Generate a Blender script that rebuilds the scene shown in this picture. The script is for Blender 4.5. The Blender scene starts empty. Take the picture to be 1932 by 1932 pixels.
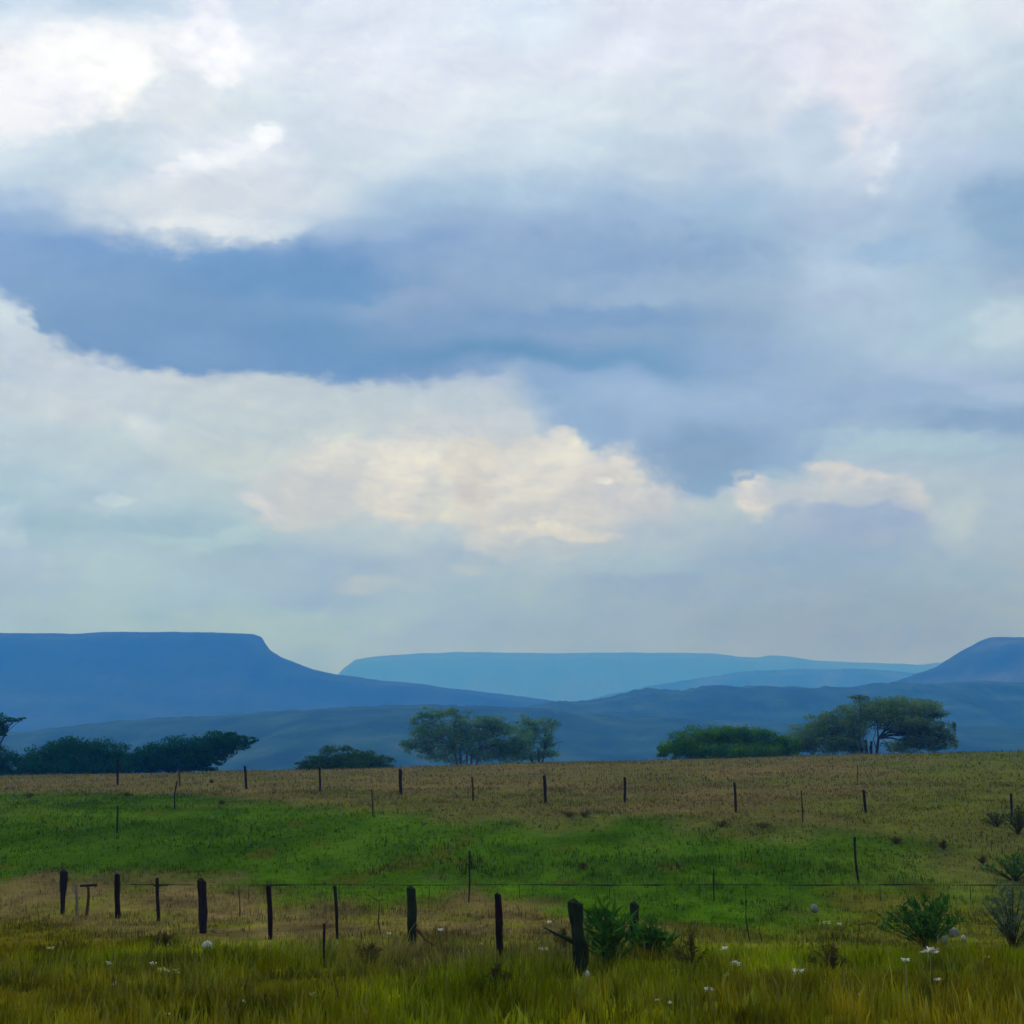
import bpy, math, random
import numpy as np
from mathutils import Vector, Matrix

random.seed(7)
RNG = np.random.default_rng(11)
scene = bpy.context.scene
C = bpy.context.collection

# ------------------------------------------------------------------ camera model
# picture coordinates below are in a 1932 x 1932 frame
FR = 1932.0
HF = math.radians(40.0)
F = FR / 2 / math.tan(HF / 2)
PITCH = math.radians(11.0)
EYE = 3.0
CP, SP = math.cos(PITCH), math.sin(PITCH)

def direction(px, py):
    xn = (px - FR / 2) / F
    yn = (FR / 2 - py) / F
    return Vector((xn, CP - yn * SP, SP + yn * CP))

def at(px, py, Y):
    d = direction(px, py)
    t = Y / d.y
    return Vector((d.x * t, Y, EYE + d.z * t))

def rowtan(py):
    yn = (FR / 2 - py) / F
    return (SP + yn * CP) / (CP - yn * SP)

# ------------------------------------------------------------------ noise
def vnoise(x, y, seed=0):
    x = np.asarray(x, float); y = np.asarray(y, float)
    xi = np.floor(x).astype(np.int64); yi = np.floor(y).astype(np.int64)
    fx = x - xi; fy = y - yi
    fx = fx * fx * (3 - 2 * fx); fy = fy * fy * (3 - 2 * fy)
    def h(a, b):
        n = (a * 374761393 + b * 668265263 + seed * 974634777) & 0xFFFFFFFF
        n = ((n ^ (n >> 13)) * 1274126177) & 0xFFFFFFFF
        n = (n ^ (n >> 16)) & 0xFFFFFFFF
        return n / 4294967295.0
    return ((h(xi, yi) * (1 - fx) + h(xi + 1, yi) * fx) * (1 - fy) +
            (h(xi, yi + 1) * (1 - fx) + h(xi + 1, yi + 1) * fx) * fy) * 2 - 1

def fbm(x, y, octv=4, seed=0):
    s = 0; a = 0.5
    for i in range(octv):
        s = s + a * vnoise(np.asarray(x) * 2 ** i, np.asarray(y) * 2 ** i, seed + i * 17)
        a *= 0.5
    return s

def sstep(a, b, x):
    t = np.clip((np.asarray(x, float) - a) / (b - a), 0, 1)
    return t * t * (3 - 2 * t)

# ------------------------------------------------------------------ terrain height
PROF = [(0, None, 0.0), (8, None, 0.1), (16.5, 1932, None), (23, 1842, None), (28.4, 1797, None), (33, 1767, None),
        (40, 1733, None), (43, 1704, None), (47, 1662, None), (53, 1603, None), (60, 1552, None), (66, 1526, None), (74, 1505, None),
        (88, 1484, None), (110, 1463, None), (135, 1446, None), (150, 1441, None)]
_ys, _zs = [-400, -60], [-2.0, 0.3]
for Y, r, z in PROF:
    _ys.append(Y); _zs.append(z if r is None else EYE + Y * rowtan(r))
for Y, z in [(165, _zs[-1] + .1), (200, 4.6), (300, 1.5), (500, -4), (1000, -9), (20000, -9)]:
    _ys.append(Y); _zs.append(z)
_tab = np.linspace(-400, 1200, 6401)
_tz = np.interp(_tab, _ys, _zs)
def _smooth(a, n):
    k = np.hanning(2 * n + 1); k /= k.sum()
    return np.convolve(np.pad(a, n, mode='edge'), k, mode='valid')
_tz = _smooth(_tz, 14)

def height(X, Y):
    X = np.asarray(X, float); Y = np.asarray(Y, float)
    z = np.interp(Y, _tab, _tz)
    w = sstep(42, 125, Y) * (1 - sstep(220, 600, Y))
    z = z + 0.0250 * np.clip(X, -90, 90) * w
    z = z + 0.10 * fbm(X / 6.0, Y / 6.0, 3, 3) * (1 - 0.0 * w) + 0.03 * fbm(X / 0.9, Y / 0.9, 2, 9) * (1 - sstep(60, 120, Y))
    z = z + 0.35 * fbm(X / 30.0, Y / 30.0, 2, 5) * sstep(70, 200, Y)
    return z

def hit(px, py):
    d = direction(px, py)
    t = 4.0
    while t < 400:
        X, Y, Z = d.x * t, d.y * t, EYE + d.z * t
        if Z <= float(height(X, Y)):
            lo, hi = t - 0.25, t
            for _ in range(14):
                m = (lo + hi) / 2
                if EYE + d.z * m <= float(height(d.x * m, d.y * m)): hi = m
                else: lo = m
            t = hi
            return Vector((d.x * t, d.y * t, float(height(d.x * t, d.y * t))))
        t += 0.25
    return at(px, py, 150)

# ------------------------------------------------------------------ helpers
def tag(o, label=None, cat=None, group=None, kind=None):
    if label: o['label'] = label
    if cat: o['category'] = cat
    if group: o['group'] = group
    if kind: o['kind'] = kind
    return o

def empty(name, loc, rz=0.0):
    o = bpy.data.objects.new(name, None); C.objects.link(o)
    o.location = loc; o.rotation_euler = (0, 0, rz); o.empty_display_size = 0.3
    return o

def mesh_obj(name, V, Fc, mat, parent=None, smooth=False, cols=None):
    me = bpy.data.meshes.new(name)
    V = np.asarray(V, dtype=np.float32).reshape(-1, 3)
    if isinstance(Fc, np.ndarray):
        k = Fc.shape[1]; n = Fc.shape[0]
        me.vertices.add(len(V)); me.vertices.foreach_set('co', V.ravel())
        me.loops.add(n * k); me.loops.foreach_set('vertex_index', Fc.astype(np.int32).ravel())
        me.polygons.add(n)
        me.polygons.foreach_set('loop_start', np.arange(0, n * k, k, dtype=np.int32))
        me.update(calc_edges=True)
    else:
        me.from_pydata(V.tolist(), [], Fc); me.update()
    if smooth:
        me.polygons.foreach_set('use_smooth', np.ones(len(me.polygons), dtype=bool))
    if cols is not None:
        ca = me.color_attributes.new('Col', 'FLOAT_COLOR', 'POINT')
        c4 = np.ones((len(V), 4), dtype=np.float32); c4[:, :3] = cols
        ca.data.foreach_set('color', c4.ravel())
    me.validate()
    if mat: me.materials.append(mat)
    o = bpy.data.objects.new(name, me); C.objects.link(o)
    if parent: o.parent = parent
    return o

class MB:
    """collects tapered tubes and leaf faces"""
    def __init__(s): s.v = []; s.f = []
    def tube(s, pts, rad, n=7, wob=0.0, cap=True, flat=1.0):
        pts = [Vector(p) for p in pts]; base = len(s.v)
        ph = [random.uniform(-wob, wob) for _ in range(n)]
        for i, p in enumerate(pts):
            t = (pts[min(i + 1, len(pts) - 1)] - pts[max(i - 1, 0)]).normalized()
            a = t.cross(Vector((0.13, 1, 0.05))); 
            if a.length < 1e-3: a = t.cross(Vector((1, 0, 0)))
            a.normalize(); b = t.cross(a)
            for k in range(n):
                th = 2 * math.pi * k / n
                r = rad[i] * (1 + ph[k] + random.uniform(-wob, wob) * .4)
                s.v.append(tuple(p + a * math.cos(th) * r + b * math.sin(th) * r * flat))
        for i in range(len(pts) - 1):
            for k in range(n):
                k2 = (k + 1) % n
                s.f.append((base + i * n + k, base + i * n + k2, base + (i + 1) * n + k2, base + (i + 1) * n + k))
        if cap:
            s.f.append(tuple(base + k for k in range(n))[::-1])
            s.f.append(tuple(base + (len(pts) - 1) * n + k for k in range(n)))
    def leaf(s, p, d, L, W, nrm):
        d = d.normalized(); w = d.cross(nrm)
        if w.length < 1e-3: w = d.cross(Vector((1, 0, 0)))
        w.normalize(); up = w.cross(d)
        b = len(s.v)
        s.v += [tuple(p), tuple(p + d * L * .45 + w * W * .5 + up * L * .06), tuple(p + d * L - up * L * .08),
                tuple(p + d * L * .45 - w * W * .5 + up * L * .06)]
        s.f.append((b, b + 1, b + 2, b + 3))
    def build(s, name, mat, parent=None, smooth=False):
        return mesh_obj(name, s.v, s.f, mat, parent, smooth)

# ------------------------------------------------------------------ materials
def new_mat(name):
    m = bpy.data.materials.new(name); m.use_nodes = True
    nt = m.node_tree; nt.nodes.clear()
    out = nt.nodes.new('ShaderNodeOutputMaterial')
    return m, nt, out

def noise_mat(name, c1, c2, scale=5.0, rough=0.85, detail=6.0, bump=0.0, stretch=(1, 1, 1), c3=None, transl=0.0, spec=0.03):
    m, nt, out = new_mat(name)
    N, L = nt.nodes, nt.links
    tc = N.new('ShaderNodeTexCoord'); mp = N.new('ShaderNodeMapping'); mp.inputs['Scale'].default_value = stretch
    L.new(tc.outputs['Object'], mp.inputs['Vector'])
    no = N.new('ShaderNodeTexNoise'); no.inputs['Scale'].default_value = scale; no.inputs['Detail'].default_value = detail
    no.inputs['Roughness'].default_value = 0.62
    L.new(mp.outputs['Vector'], no.inputs['Vector'])
    r = N.new('ShaderNodeValToRGB'); r.color_ramp.elements[0].position = 0.32 if not c3 else .40; r.color_ramp.elements[1].position = 0.68 if not c3 else .56
    r.color_ramp.elements[0].color = (*c1, 1); r.color_ramp.elements[1].color = (*c2, 1)
    if c3:
        e = r.color_ramp.elements.new(0.70); e.color = (*c3, 1)
    L.new(no.outputs['Fac'], r.inputs['Fac'])
    b = N.new('ShaderNodeBsdfPrincipled'); b.inputs['Roughness'].default_value = rough
    b.inputs['Specular IOR Level'].default_value = spec
    L.new(r.outputs['Color'], b.inputs['Base Color'])
    if bump:
        bm = N.new('ShaderNodeBump'); bm.inputs['Strength'].default_value = bump; bm.inputs['Distance'].default_value = 0.02
        L.new(no.outputs['Fac'], bm.inputs['Height']); L.new(bm.outputs['Normal'], b.inputs['Normal'])
    if transl:
        t = N.new('ShaderNodeBsdfTranslucent'); L.new(r.outputs['Color'], t.inputs['Color'])
        mx = N.new('ShaderNodeMixShader'); mx.inputs[0].default_value = transl
        L.new(b.outputs[0], mx.inputs[1]); L.new(t.outputs[0], mx.inputs[2]); L.new(mx.outputs[0], out.inputs['Surface'])
    else:
        L.new(b.outputs[0], out.inputs['Surface'])
    return m

def attr_mat(name, scale, lo=0.7, hi=1.3, transl=0.0, bump=0.0, rough=0.9):
    m, nt, out = new_mat(name)
    N, L = nt.nodes, nt.links
    at_ = N.new('ShaderNodeAttribute'); at_.attribute_name = 'Col'
    tc = N.new('ShaderNodeTexCoord')
    no = N.new('ShaderNodeTexNoise'); no.inputs['Scale'].default_value = scale; no.inputs['Detail'].default_value = 5
    no.inputs['Roughness'].default_value = 0.7
    L.new(tc.outputs['Object'], no.inputs['Vector'])
    mr = N.new('ShaderNodeMapRange'); mr.inputs[1].default_value = 0.3; mr.inputs[2].default_value = 0.7
    mr.inputs[3].default_value = lo; mr.inputs[4].default_value = hi
    L.new(no.outputs['Fac'], mr.inputs[0])
    vm = N.new('ShaderNodeVectorMath'); vm.operation = 'SCALE'
    L.new(at_.outputs['Color'], vm.inputs[0]); L.new(mr.outputs[0], vm.inputs['Scale'])
    b = N.new('ShaderNodeBsdfPrincipled'); b.inputs['Roughness'].default_value = rough
    b.inputs['Specular IOR Level'].default_value = 0.0
    L.new(vm.outputs[0], b.inputs['Base Color'])
    if bump:
        bm = N.new('ShaderNodeBump'); bm.inputs['Strength'].default_value = bump; bm.inputs['Distance'].default_value = 0.1
        L.new(no.outputs['Fac'], bm.inputs['Height']); L.new(bm.outputs['Normal'], b.inputs['Normal'])
    if transl:
        t = N.new('ShaderNodeBsdfTranslucent'); L.new(vm.outputs[0], t.inputs['Color'])
        mx = N.new('ShaderNodeMixShader'); mx.inputs[0].default_value = transl
        L.new(b.outputs[0], mx.inputs[1]); L.new(t.outputs[0], mx.inputs[2]); L.new(mx.outputs[0], out.inputs['Surface'])
    else:
        L.new(b.outputs[0], out.inputs['Surface'])
    return m

M_GROUND = attr_mat('turf', 2.2, 0.72, 1.28, bump=0.35)
M_GRASS = attr_mat('grass_blade', 1.3, 0.8, 1.2, transl=0.3, rough=0.7)
M_WOOD = noise_mat('dark_weathered_wood', (0.006, 0.005, 0.004), (0.022, 0.018, 0.013), 18, 0.8, 8, 0.6, (1, 1, .18))
M_WOODR = noise_mat('red_brown_wood', (0.006, 0.003, 0.003), (0.018, 0.010, 0.008), 18, 0.8, 8, 0.6, (1, 1, .18))
M_WOODG = noise_mat('mossy_wood', (0.006, 0.010, 0.004), (0.022, 0.034, 0.012), 9, 0.9, 8, 0.6, (1, 1, .3))
M_WOODP = noise_mat('pale_grey_wood', (0.09, 0.09, 0.06), (0.16, 0.16, 0.11), 14, 0.85, 8, 0.5, (1, 1, .2))
M_WOODB = noise_mat('brown_wood', (0.03, 0.022, 0.010), (0.06, 0.04, 0.018), 14, 0.85, 8, 0.5, (1, 1, .2))
M_BARK = noise_mat('bark', (0.018, 0.014, 0.010), (0.05, 0.042, 0.03), 6, 0.9, 6, 0.6, (1, 1, .3))
M_BARKP = noise_mat('pale_bark', (0.06, 0.055, 0.04), (0.13, 0.12, 0.09), 6, 0.9, 6, 0.6, (1, 1, .3))
M_LEAFD = noise_mat('foliage_dark', (0.001, 0.042, 0.012), (0.006, 0.100, 0.022), 1.2, 0.7, 5, transl=0.2)
M_LEAFG = noise_mat('foliage_green', (0.012, 0.080, 0.003), (0.100, 0.270, 0.008), 0.6, 0.7, 5, transl=0.5)
M_LEAFB = noise_mat('foliage_bush', (0.012, 0.055, 0.010), (0.050, 0.130, 0.020), 0.7, 0.7, 5, transl=0.4)
M_LEAFO = noise_mat('foliage_olive', (0.040, 0.125, 0.045), (0.150, 0.270, 0.105), 0.7, 0.7, 5, transl=0.5)
M_LEAFP = noise_mat('foliage_pale', (0.030, 0.150, 0.080), (0.150, 0.300, 0.170), 0.7, 0.7, 5, transl=0.5)
M_SHRUB = noise_mat('shrub_leaf', (0.012, 0.060, 0.004), (0.060, 0.170, 0.016), 3, 0.6, 4, transl=0.3)
M_SHRUBO = noise_mat('olive_leaf', (0.03, 0.045, 0.010), (0.07, 0.085, 0.020), 6, 0.6, 4, transl=0.3)
M_SHRUBY = noise_mat('grey_leaf', (0.05, 0.09, 0.035), (0.13, 0.18, 0.09), 6, 0.6, 4, transl=0.3)
M_DRY = noise_mat('dry_stem', (0.028, 0.022, 0.006), (0.06, 0.05, 0.014), 8, 0.9, 3)
M_STRAW = noise_mat('pale_stem', (0.14, 0.15, 0.05), (0.24, 0.24, 0.10), 8, 0.9, 3)
M_PETAL = noise_mat('flower_white', (0.45, 0.47, 0.34), (0.72, 0.74, 0.60), 30, 0.8, 2, transl=0.3)
M_PETALY = noise_mat('flower_cream', (0.34, 0.38, 0.14), (0.52, 0.56, 0.26), 30, 0.8, 2, transl=0.3)
M_STONE = noise_mat('pale_stone', (0.22, 0.24, 0.18), (0.46, 0.48, 0.40), 9, 0.9, 8, 0.6)
M_STONEG = noise_mat('grey_stone', (0.09, 0.11, 0.07), (0.19, 0.21, 0.15), 9, 0.9, 8, 0.6)
M_RAIL = noise_mat('dark_rail', (0.006, 0.010, 0.006), (0.03, 0.034, 0.018), 5, 0.8, 6, 0.4)

# ------------------------------------------------------------------ ground colour zones (real patches of different grass)
def curve(pts):
    h = [hit(*p) for p in pts]
    h.sort(key=lambda v: v.x)
    xs = np.array([v.x for v in h]); ys = np.array([v.y for v in h])
    return lambda X: np.interp(X, xs, ys)
far_b = curve([(-80, 1490), (0, 1495), (250, 1500), (500, 1515), (750, 1522), (1000, 1545), (1200, 1552), (1400, 1556), (1600, 1562), (1932, 1575)])
mid_b = curve([(-80, 1674), (400, 1674), (800, 1678), (950, 1685), (1050, 1720), (1250, 1745), (1400, 1760), (1600, 1700), (1932, 1690)])
near_b = curve([(-80, 1735), (0, 1742), (150, 1765), (300, 1780), (550, 1800), (750, 1822), (950, 1838), (1050, 1820), (1150, 1790), (1500, 1790), (1700, 1795), (1932, 1790)])
c_green = np.array([0.024, 0.072, 0.000]); c_green2 = np.array([0.050, 0.115, 0.003])
c_tan = np.array([0.128, 0.106, 0.034]); c_tan2 = np.array([0.086, 0.096, 0.018])
c_dry = np.array([0.155, 0.126, 0.042]); c_dry2 = np.array([0.105, 0.112, 0.010])
c_fg = np.array([0.136, 0.188, 0.000]); c_fg2 = np.array([0.092, 0.086, 0.000]); c_fg3 = np.array([0.142, 0.140, 0.004])
c_olive = np.array([0.086, 0.112, 0.010]); c_olive2 = np.array([0.095, 0.108, 0.006]); c_brown = np.array([0.070, 0.055, 0.006])

def gcol(X, Y):
    X = np.asarray(X, float); Y = np.asarray(Y, float)
    n1 = fbm(X / 5, Y / 9, 4, 21); n2 = fbm(X / 1.3, Y / 2.4, 3, 31); n3 = fbm(X / 14, Y / 14, 3, 41)
    def mix(a, b, t): return a + (b - a) * np.clip(t, 0, 1)[..., None]
    one = np.ones(X.shape + (3,))
    green = mix(one * c_green, one * c_green2, .5 + 1.1 * n1 + .5 * n2)
    green = mix(green, one * c_olive, sstep(.1, .5, n3) * .5)
    tan = mix(one * c_tan, one * c_tan2, .45 + 1.2 * n1 + .6 * n2)
    tan = mix(tan, one * c_olive, sstep(.22, .30, X / np.maximum(Y, 30) + .06 * n1) * .75)
    dry = mix(one * c_dry, one * c_dry2, .45 + 1.2 * n2 + .8 * n1)
    dry = mix(dry, one * c_olive2, sstep(-1, 5, X) * .85)
    fg = mix(one * c_fg, one * c_fg2, .42 + 1.5 * n1 + .9 * n2)
    fg = mix(fg, one * np.array([.075, .062, .0]), (1 - sstep(-9.5, -5.5, X + 3 * n1)) * sstep(24, 30, Y) * .8)
    fg = mix(fg, one * c_fg3, sstep(.0, .35, n3 + .6 * n1) * .7)
    # green fades to olive on the right-hand side of the dip
    gr = sstep(12, 17, X + 4 * n1) * sstep(40, 50, Y)
    green = mix(green, one * c_tan2, gr)
    w = 2.5
    col = mix(green, tan, sstep(-w * 1.8, w * 1.6, Y - far_b(X) + 8 * n1 + 3 * n2))
    col = mix(dry, col, sstep(-3.5, 3.0, Y - mid_b(X) + 5 * n1 + 4 * n2))
    col = mix(fg, col, sstep(-2.6, 2.6, Y - near_b(X) + 6 * n1 + 4 * n2))
    n4 = fbm(X / .7, Y / 1.6, 3, 91)
    col = col * (1 + (.75 * n4 + .55 * n2) * (1 - sstep(35, 60, Y)) + .35 * n2 * sstep(35, 60, Y))[..., None].clip(.35, 1.9)
    col = col * np.array([.90, .84, .85])
    spots = sstep(.32, .45, fbm(X / 1.8, Y / 2.6, 3, 77)) * .45
    col = mix(col, one * c_brown, spots * (1 - sstep(60, 90, Y)))
    return col

# terrain sheet
def build_ground():
    def grade(lo, a, b, hi, step, g):
        mid = list(np.arange(a, b, step)); up = [b]; s = step
        while up[-1] < hi: s *= g; up.append(up[-1] + s)
        dn = [a]; s = step
        while dn[-1] > lo: s *= g; dn.append(dn[-1] - s)
        return np.array(dn[:0:-1] + mid + up)
    xs = grade(-11500, -24, 24, 11500, 0.22, 1.07)
    ys = grade(-1500, 12, 80, 12500, 0.28, 1.022)
    X, Y = np.meshgrid(xs, ys)
    Z = height(X, Y)
    V = np.stack([X, Y, Z], -1).reshape(-1, 3)
    nx, ny = len(xs), len(ys)
    i = np.arange(nx - 1)[None, :] + np.arange(ny - 1)[:, None] * nx
    Fc = np.stack([i, i + 1, i + 1 + nx, i + nx], -1).reshape(-1, 4)
    cols = gcol(V[:, 0], V[:, 1])
    o = mesh_obj('ground', V, Fc, M_GROUND, smooth=True, cols=cols)
    tag(o, kind='structure')
build_ground()

# ------------------------------------------------------------------ hills and mesas
def interp_outline(pts, n=420):
    xs = np.array([p[0] for p in pts], float); ys = np.array([p[1] for p in pts], float)
    x = np.linspace(xs[0], xs[-1], n)
    return x, np.interp(x, xs, ys)

def ridge(name, pts, D, W, back, prof, mat, rough=0.0, gul=0.12, seed=1, plateau=0.0, n=420):
    px, py = interp_outline(pts, n)
    X = np.array([at(a, b, D).x for a, b in zip(px, py)])
    H = np.array([at(a, b, D).z for a, b in zip(px, py)])
    base = -14.0
    H = H + rough * fbm(X / 60.0, X * 0 + seed, 4, seed) + min(rough, 4) * .45 * fbm(X / 9.0, X * 0 + seed, 3, seed + 2)
    H = np.maximum(H, base + 3)
    P = prof                                     # list of (s, fraction of height); s 0..1 toe to rim
    rows = []
    S = np.concatenate([np.linspace(0, .8, 26), np.linspace(.815, 1, 16)])
    ps = np.array([p[0] for p in P]); pf = np.array([p[1] for p in P])
    for s in S:
        yy = D - W * (1 - s) * (1 + .35 * fbm(X / 500.0, X * 0 + seed * 3.1, 3, seed + 5))
        f = np.interp(s, ps, pf)
        g = gul * fbm(X / 160.0, yy / 420.0, 4, seed + 9) * 4 * f * (1 - f)
        rows.append(np.stack([X, yy, base + (H - base) * np.clip(f + g, 0, 1)], -1))
    for t in (plateau * .5, plateau):
        if t > 0: rows.append(np.stack([X * (1 + t / D), X * 0 + D + t, H * 1.0], -1))
    for t, f in ((.3, .8), (.6, .45), (1.0, 0.0)):
        rows.append(np.stack([X, X * 0 + D + plateau + back * t, base + (H - base) * f], -1))
    V = np.array(rows); R_, n_ = V.shape[:2]
    i = np.arange(n_ - 1)[None, :] + np.arange(R_ - 1)[:, None] * n_
    Fc = np.stack([i, i + 1, i + 1 + n_, i + n_], -1).reshape(-1, 4)
    o = mesh_obj(name, V.reshape(-1, 3), Fc, mat, smooth=True)
    tag(o, kind='structure')
    return o

M_HILL = noise_mat('hill_scrub', (0.004, 0.018, 0.008), (0.030, 0.044, 0.024), 0.008, 0.95, 10, c3=(0.07, 0.07, 0.05))
M_MESA = noise_mat('mesa_rock', (0.004, 0.018, 0.010), (0.016, 0.034, 0.024), 0.008, 0.95, 10, stretch=(1, 1, 3.5), c3=(0.030, 0.044, 0.034))
M_FAR = noise_mat('far_mesa_rock', (0.040, 0.020, 0.030), (0.070, 0.034, 0.050), 0.006, 0.95, 8)
M_HILLN = noise_mat('near_hill_scrub', (0.003, 0.028, 0.008), (0.014, 0.054, 0.020), 0.028, 0.95, 10, stretch=(.7, .5, 1.6), c3=(0.040, 0.074, 0.040))
MESA = [(0, 0), (.35, .22), (.62, .46), (.8, .66), (.86, .76), (.90, .93), (.95, .985), (1, 1)]
HILL = [(0, 0), (.3, .25), (.6, .62), (.85, .92), (1, 1)]
ridge('mesa', [(-1500, 1330), (-900, 1240), (-500, 1199), (0, 1195), (60, 1195), (150, 1196), (200, 1192.5), (300, 1192), (440, 1193.5), (478, 1196),
               (494, 1202), (500, 1214), (510, 1227), (530, 1240), (560, 1252), (590, 1263), (630, 1272), (680, 1278),
               (720, 1284), (800, 1290), (850, 1299), (900, 1304), (960, 1311), (1040, 1322), (1150, 1345), (1300, 1400), (1500, 1478)],
      3100, 900, 900, MESA, M_MESA, rough=1.5, seed=3, plateau=250, n=900)
ridge('far_mesa', [(300, 1478), (560, 1320), (635, 1276), (652, 1258), (672, 1244), (720, 1237), (790, 1233), (860, 1230), (1000, 1232), (1200, 1231), (1340, 1232), (1395, 1239),
                   (1430, 1240), (1450, 1236.5), (1490, 1238), (1530, 1245), (1600, 1249), (1740, 1254), (1790, 1248), (1900, 1240), (2300, 1250), (2900, 1300)],
      7800, 1500, 1500, MESA, M_FAR, rough=3, seed=8, plateau=600, n=700)
ridge('middle_ridge', [(700, 1478), (900, 1400), (1050, 1340), (1150, 1308), (1250, 1290), (1400, 1268), (1500, 1262), (1600, 1262), (1700, 1266), (1800, 1280), (2000, 1300), (2300, 1478)],
      5000, 1000, 900, HILL, M_HILL, rough=4, seed=12, n=500)
ridge('right_hill', [(1300, 1478), (1500, 1370), (1620, 1310), (1700, 1283), (1735, 1270), (1765, 1258), (1800, 1237), (1830, 1220), (1850, 1209), (1866, 1203), (1880, 1201),
                     (1932, 1202), (2100, 1206), (2400, 1215), (2800, 1300), (3200, 1478)],
      3000, 900, 800, HILL, M_HILL, rough=2, seed=15, plateau=200, n=600)
ridge('foothill', [(700, 1478), (820, 1400), (920, 1350), (1000, 1334), (1060, 1326), (1120, 1320), (1180, 1309), (1240, 1299), (1320, 1296), (1380, 1298),
                         (1450, 1295.5), (1520, 1299), (1600, 1295), (1690, 1289), (1800, 1288), (1932, 1286), (2300, 1290), (2900, 1340), (3300, 1478)],
      2000, 800, 800, HILL, M_HILLN, rough=6, gul=.25, seed=19, n=700)
ridge('near_foothill', [(-1500, 1420), (-300, 1400), (0, 1385), (150, 1368), (220, 1360), (300, 1353), (400, 1349), (520, 1342), (640, 1337), (760, 1331), (900, 1333), (1000, 1337), (1150, 1348), (1400, 1362), (1700, 1370),
                     (1932, 1372), (2300, 1390), (3300, 1440)],
      1500, 600, 800, HILL, M_HILLN, rough=3, gul=.22, seed=23, n=700)

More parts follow.
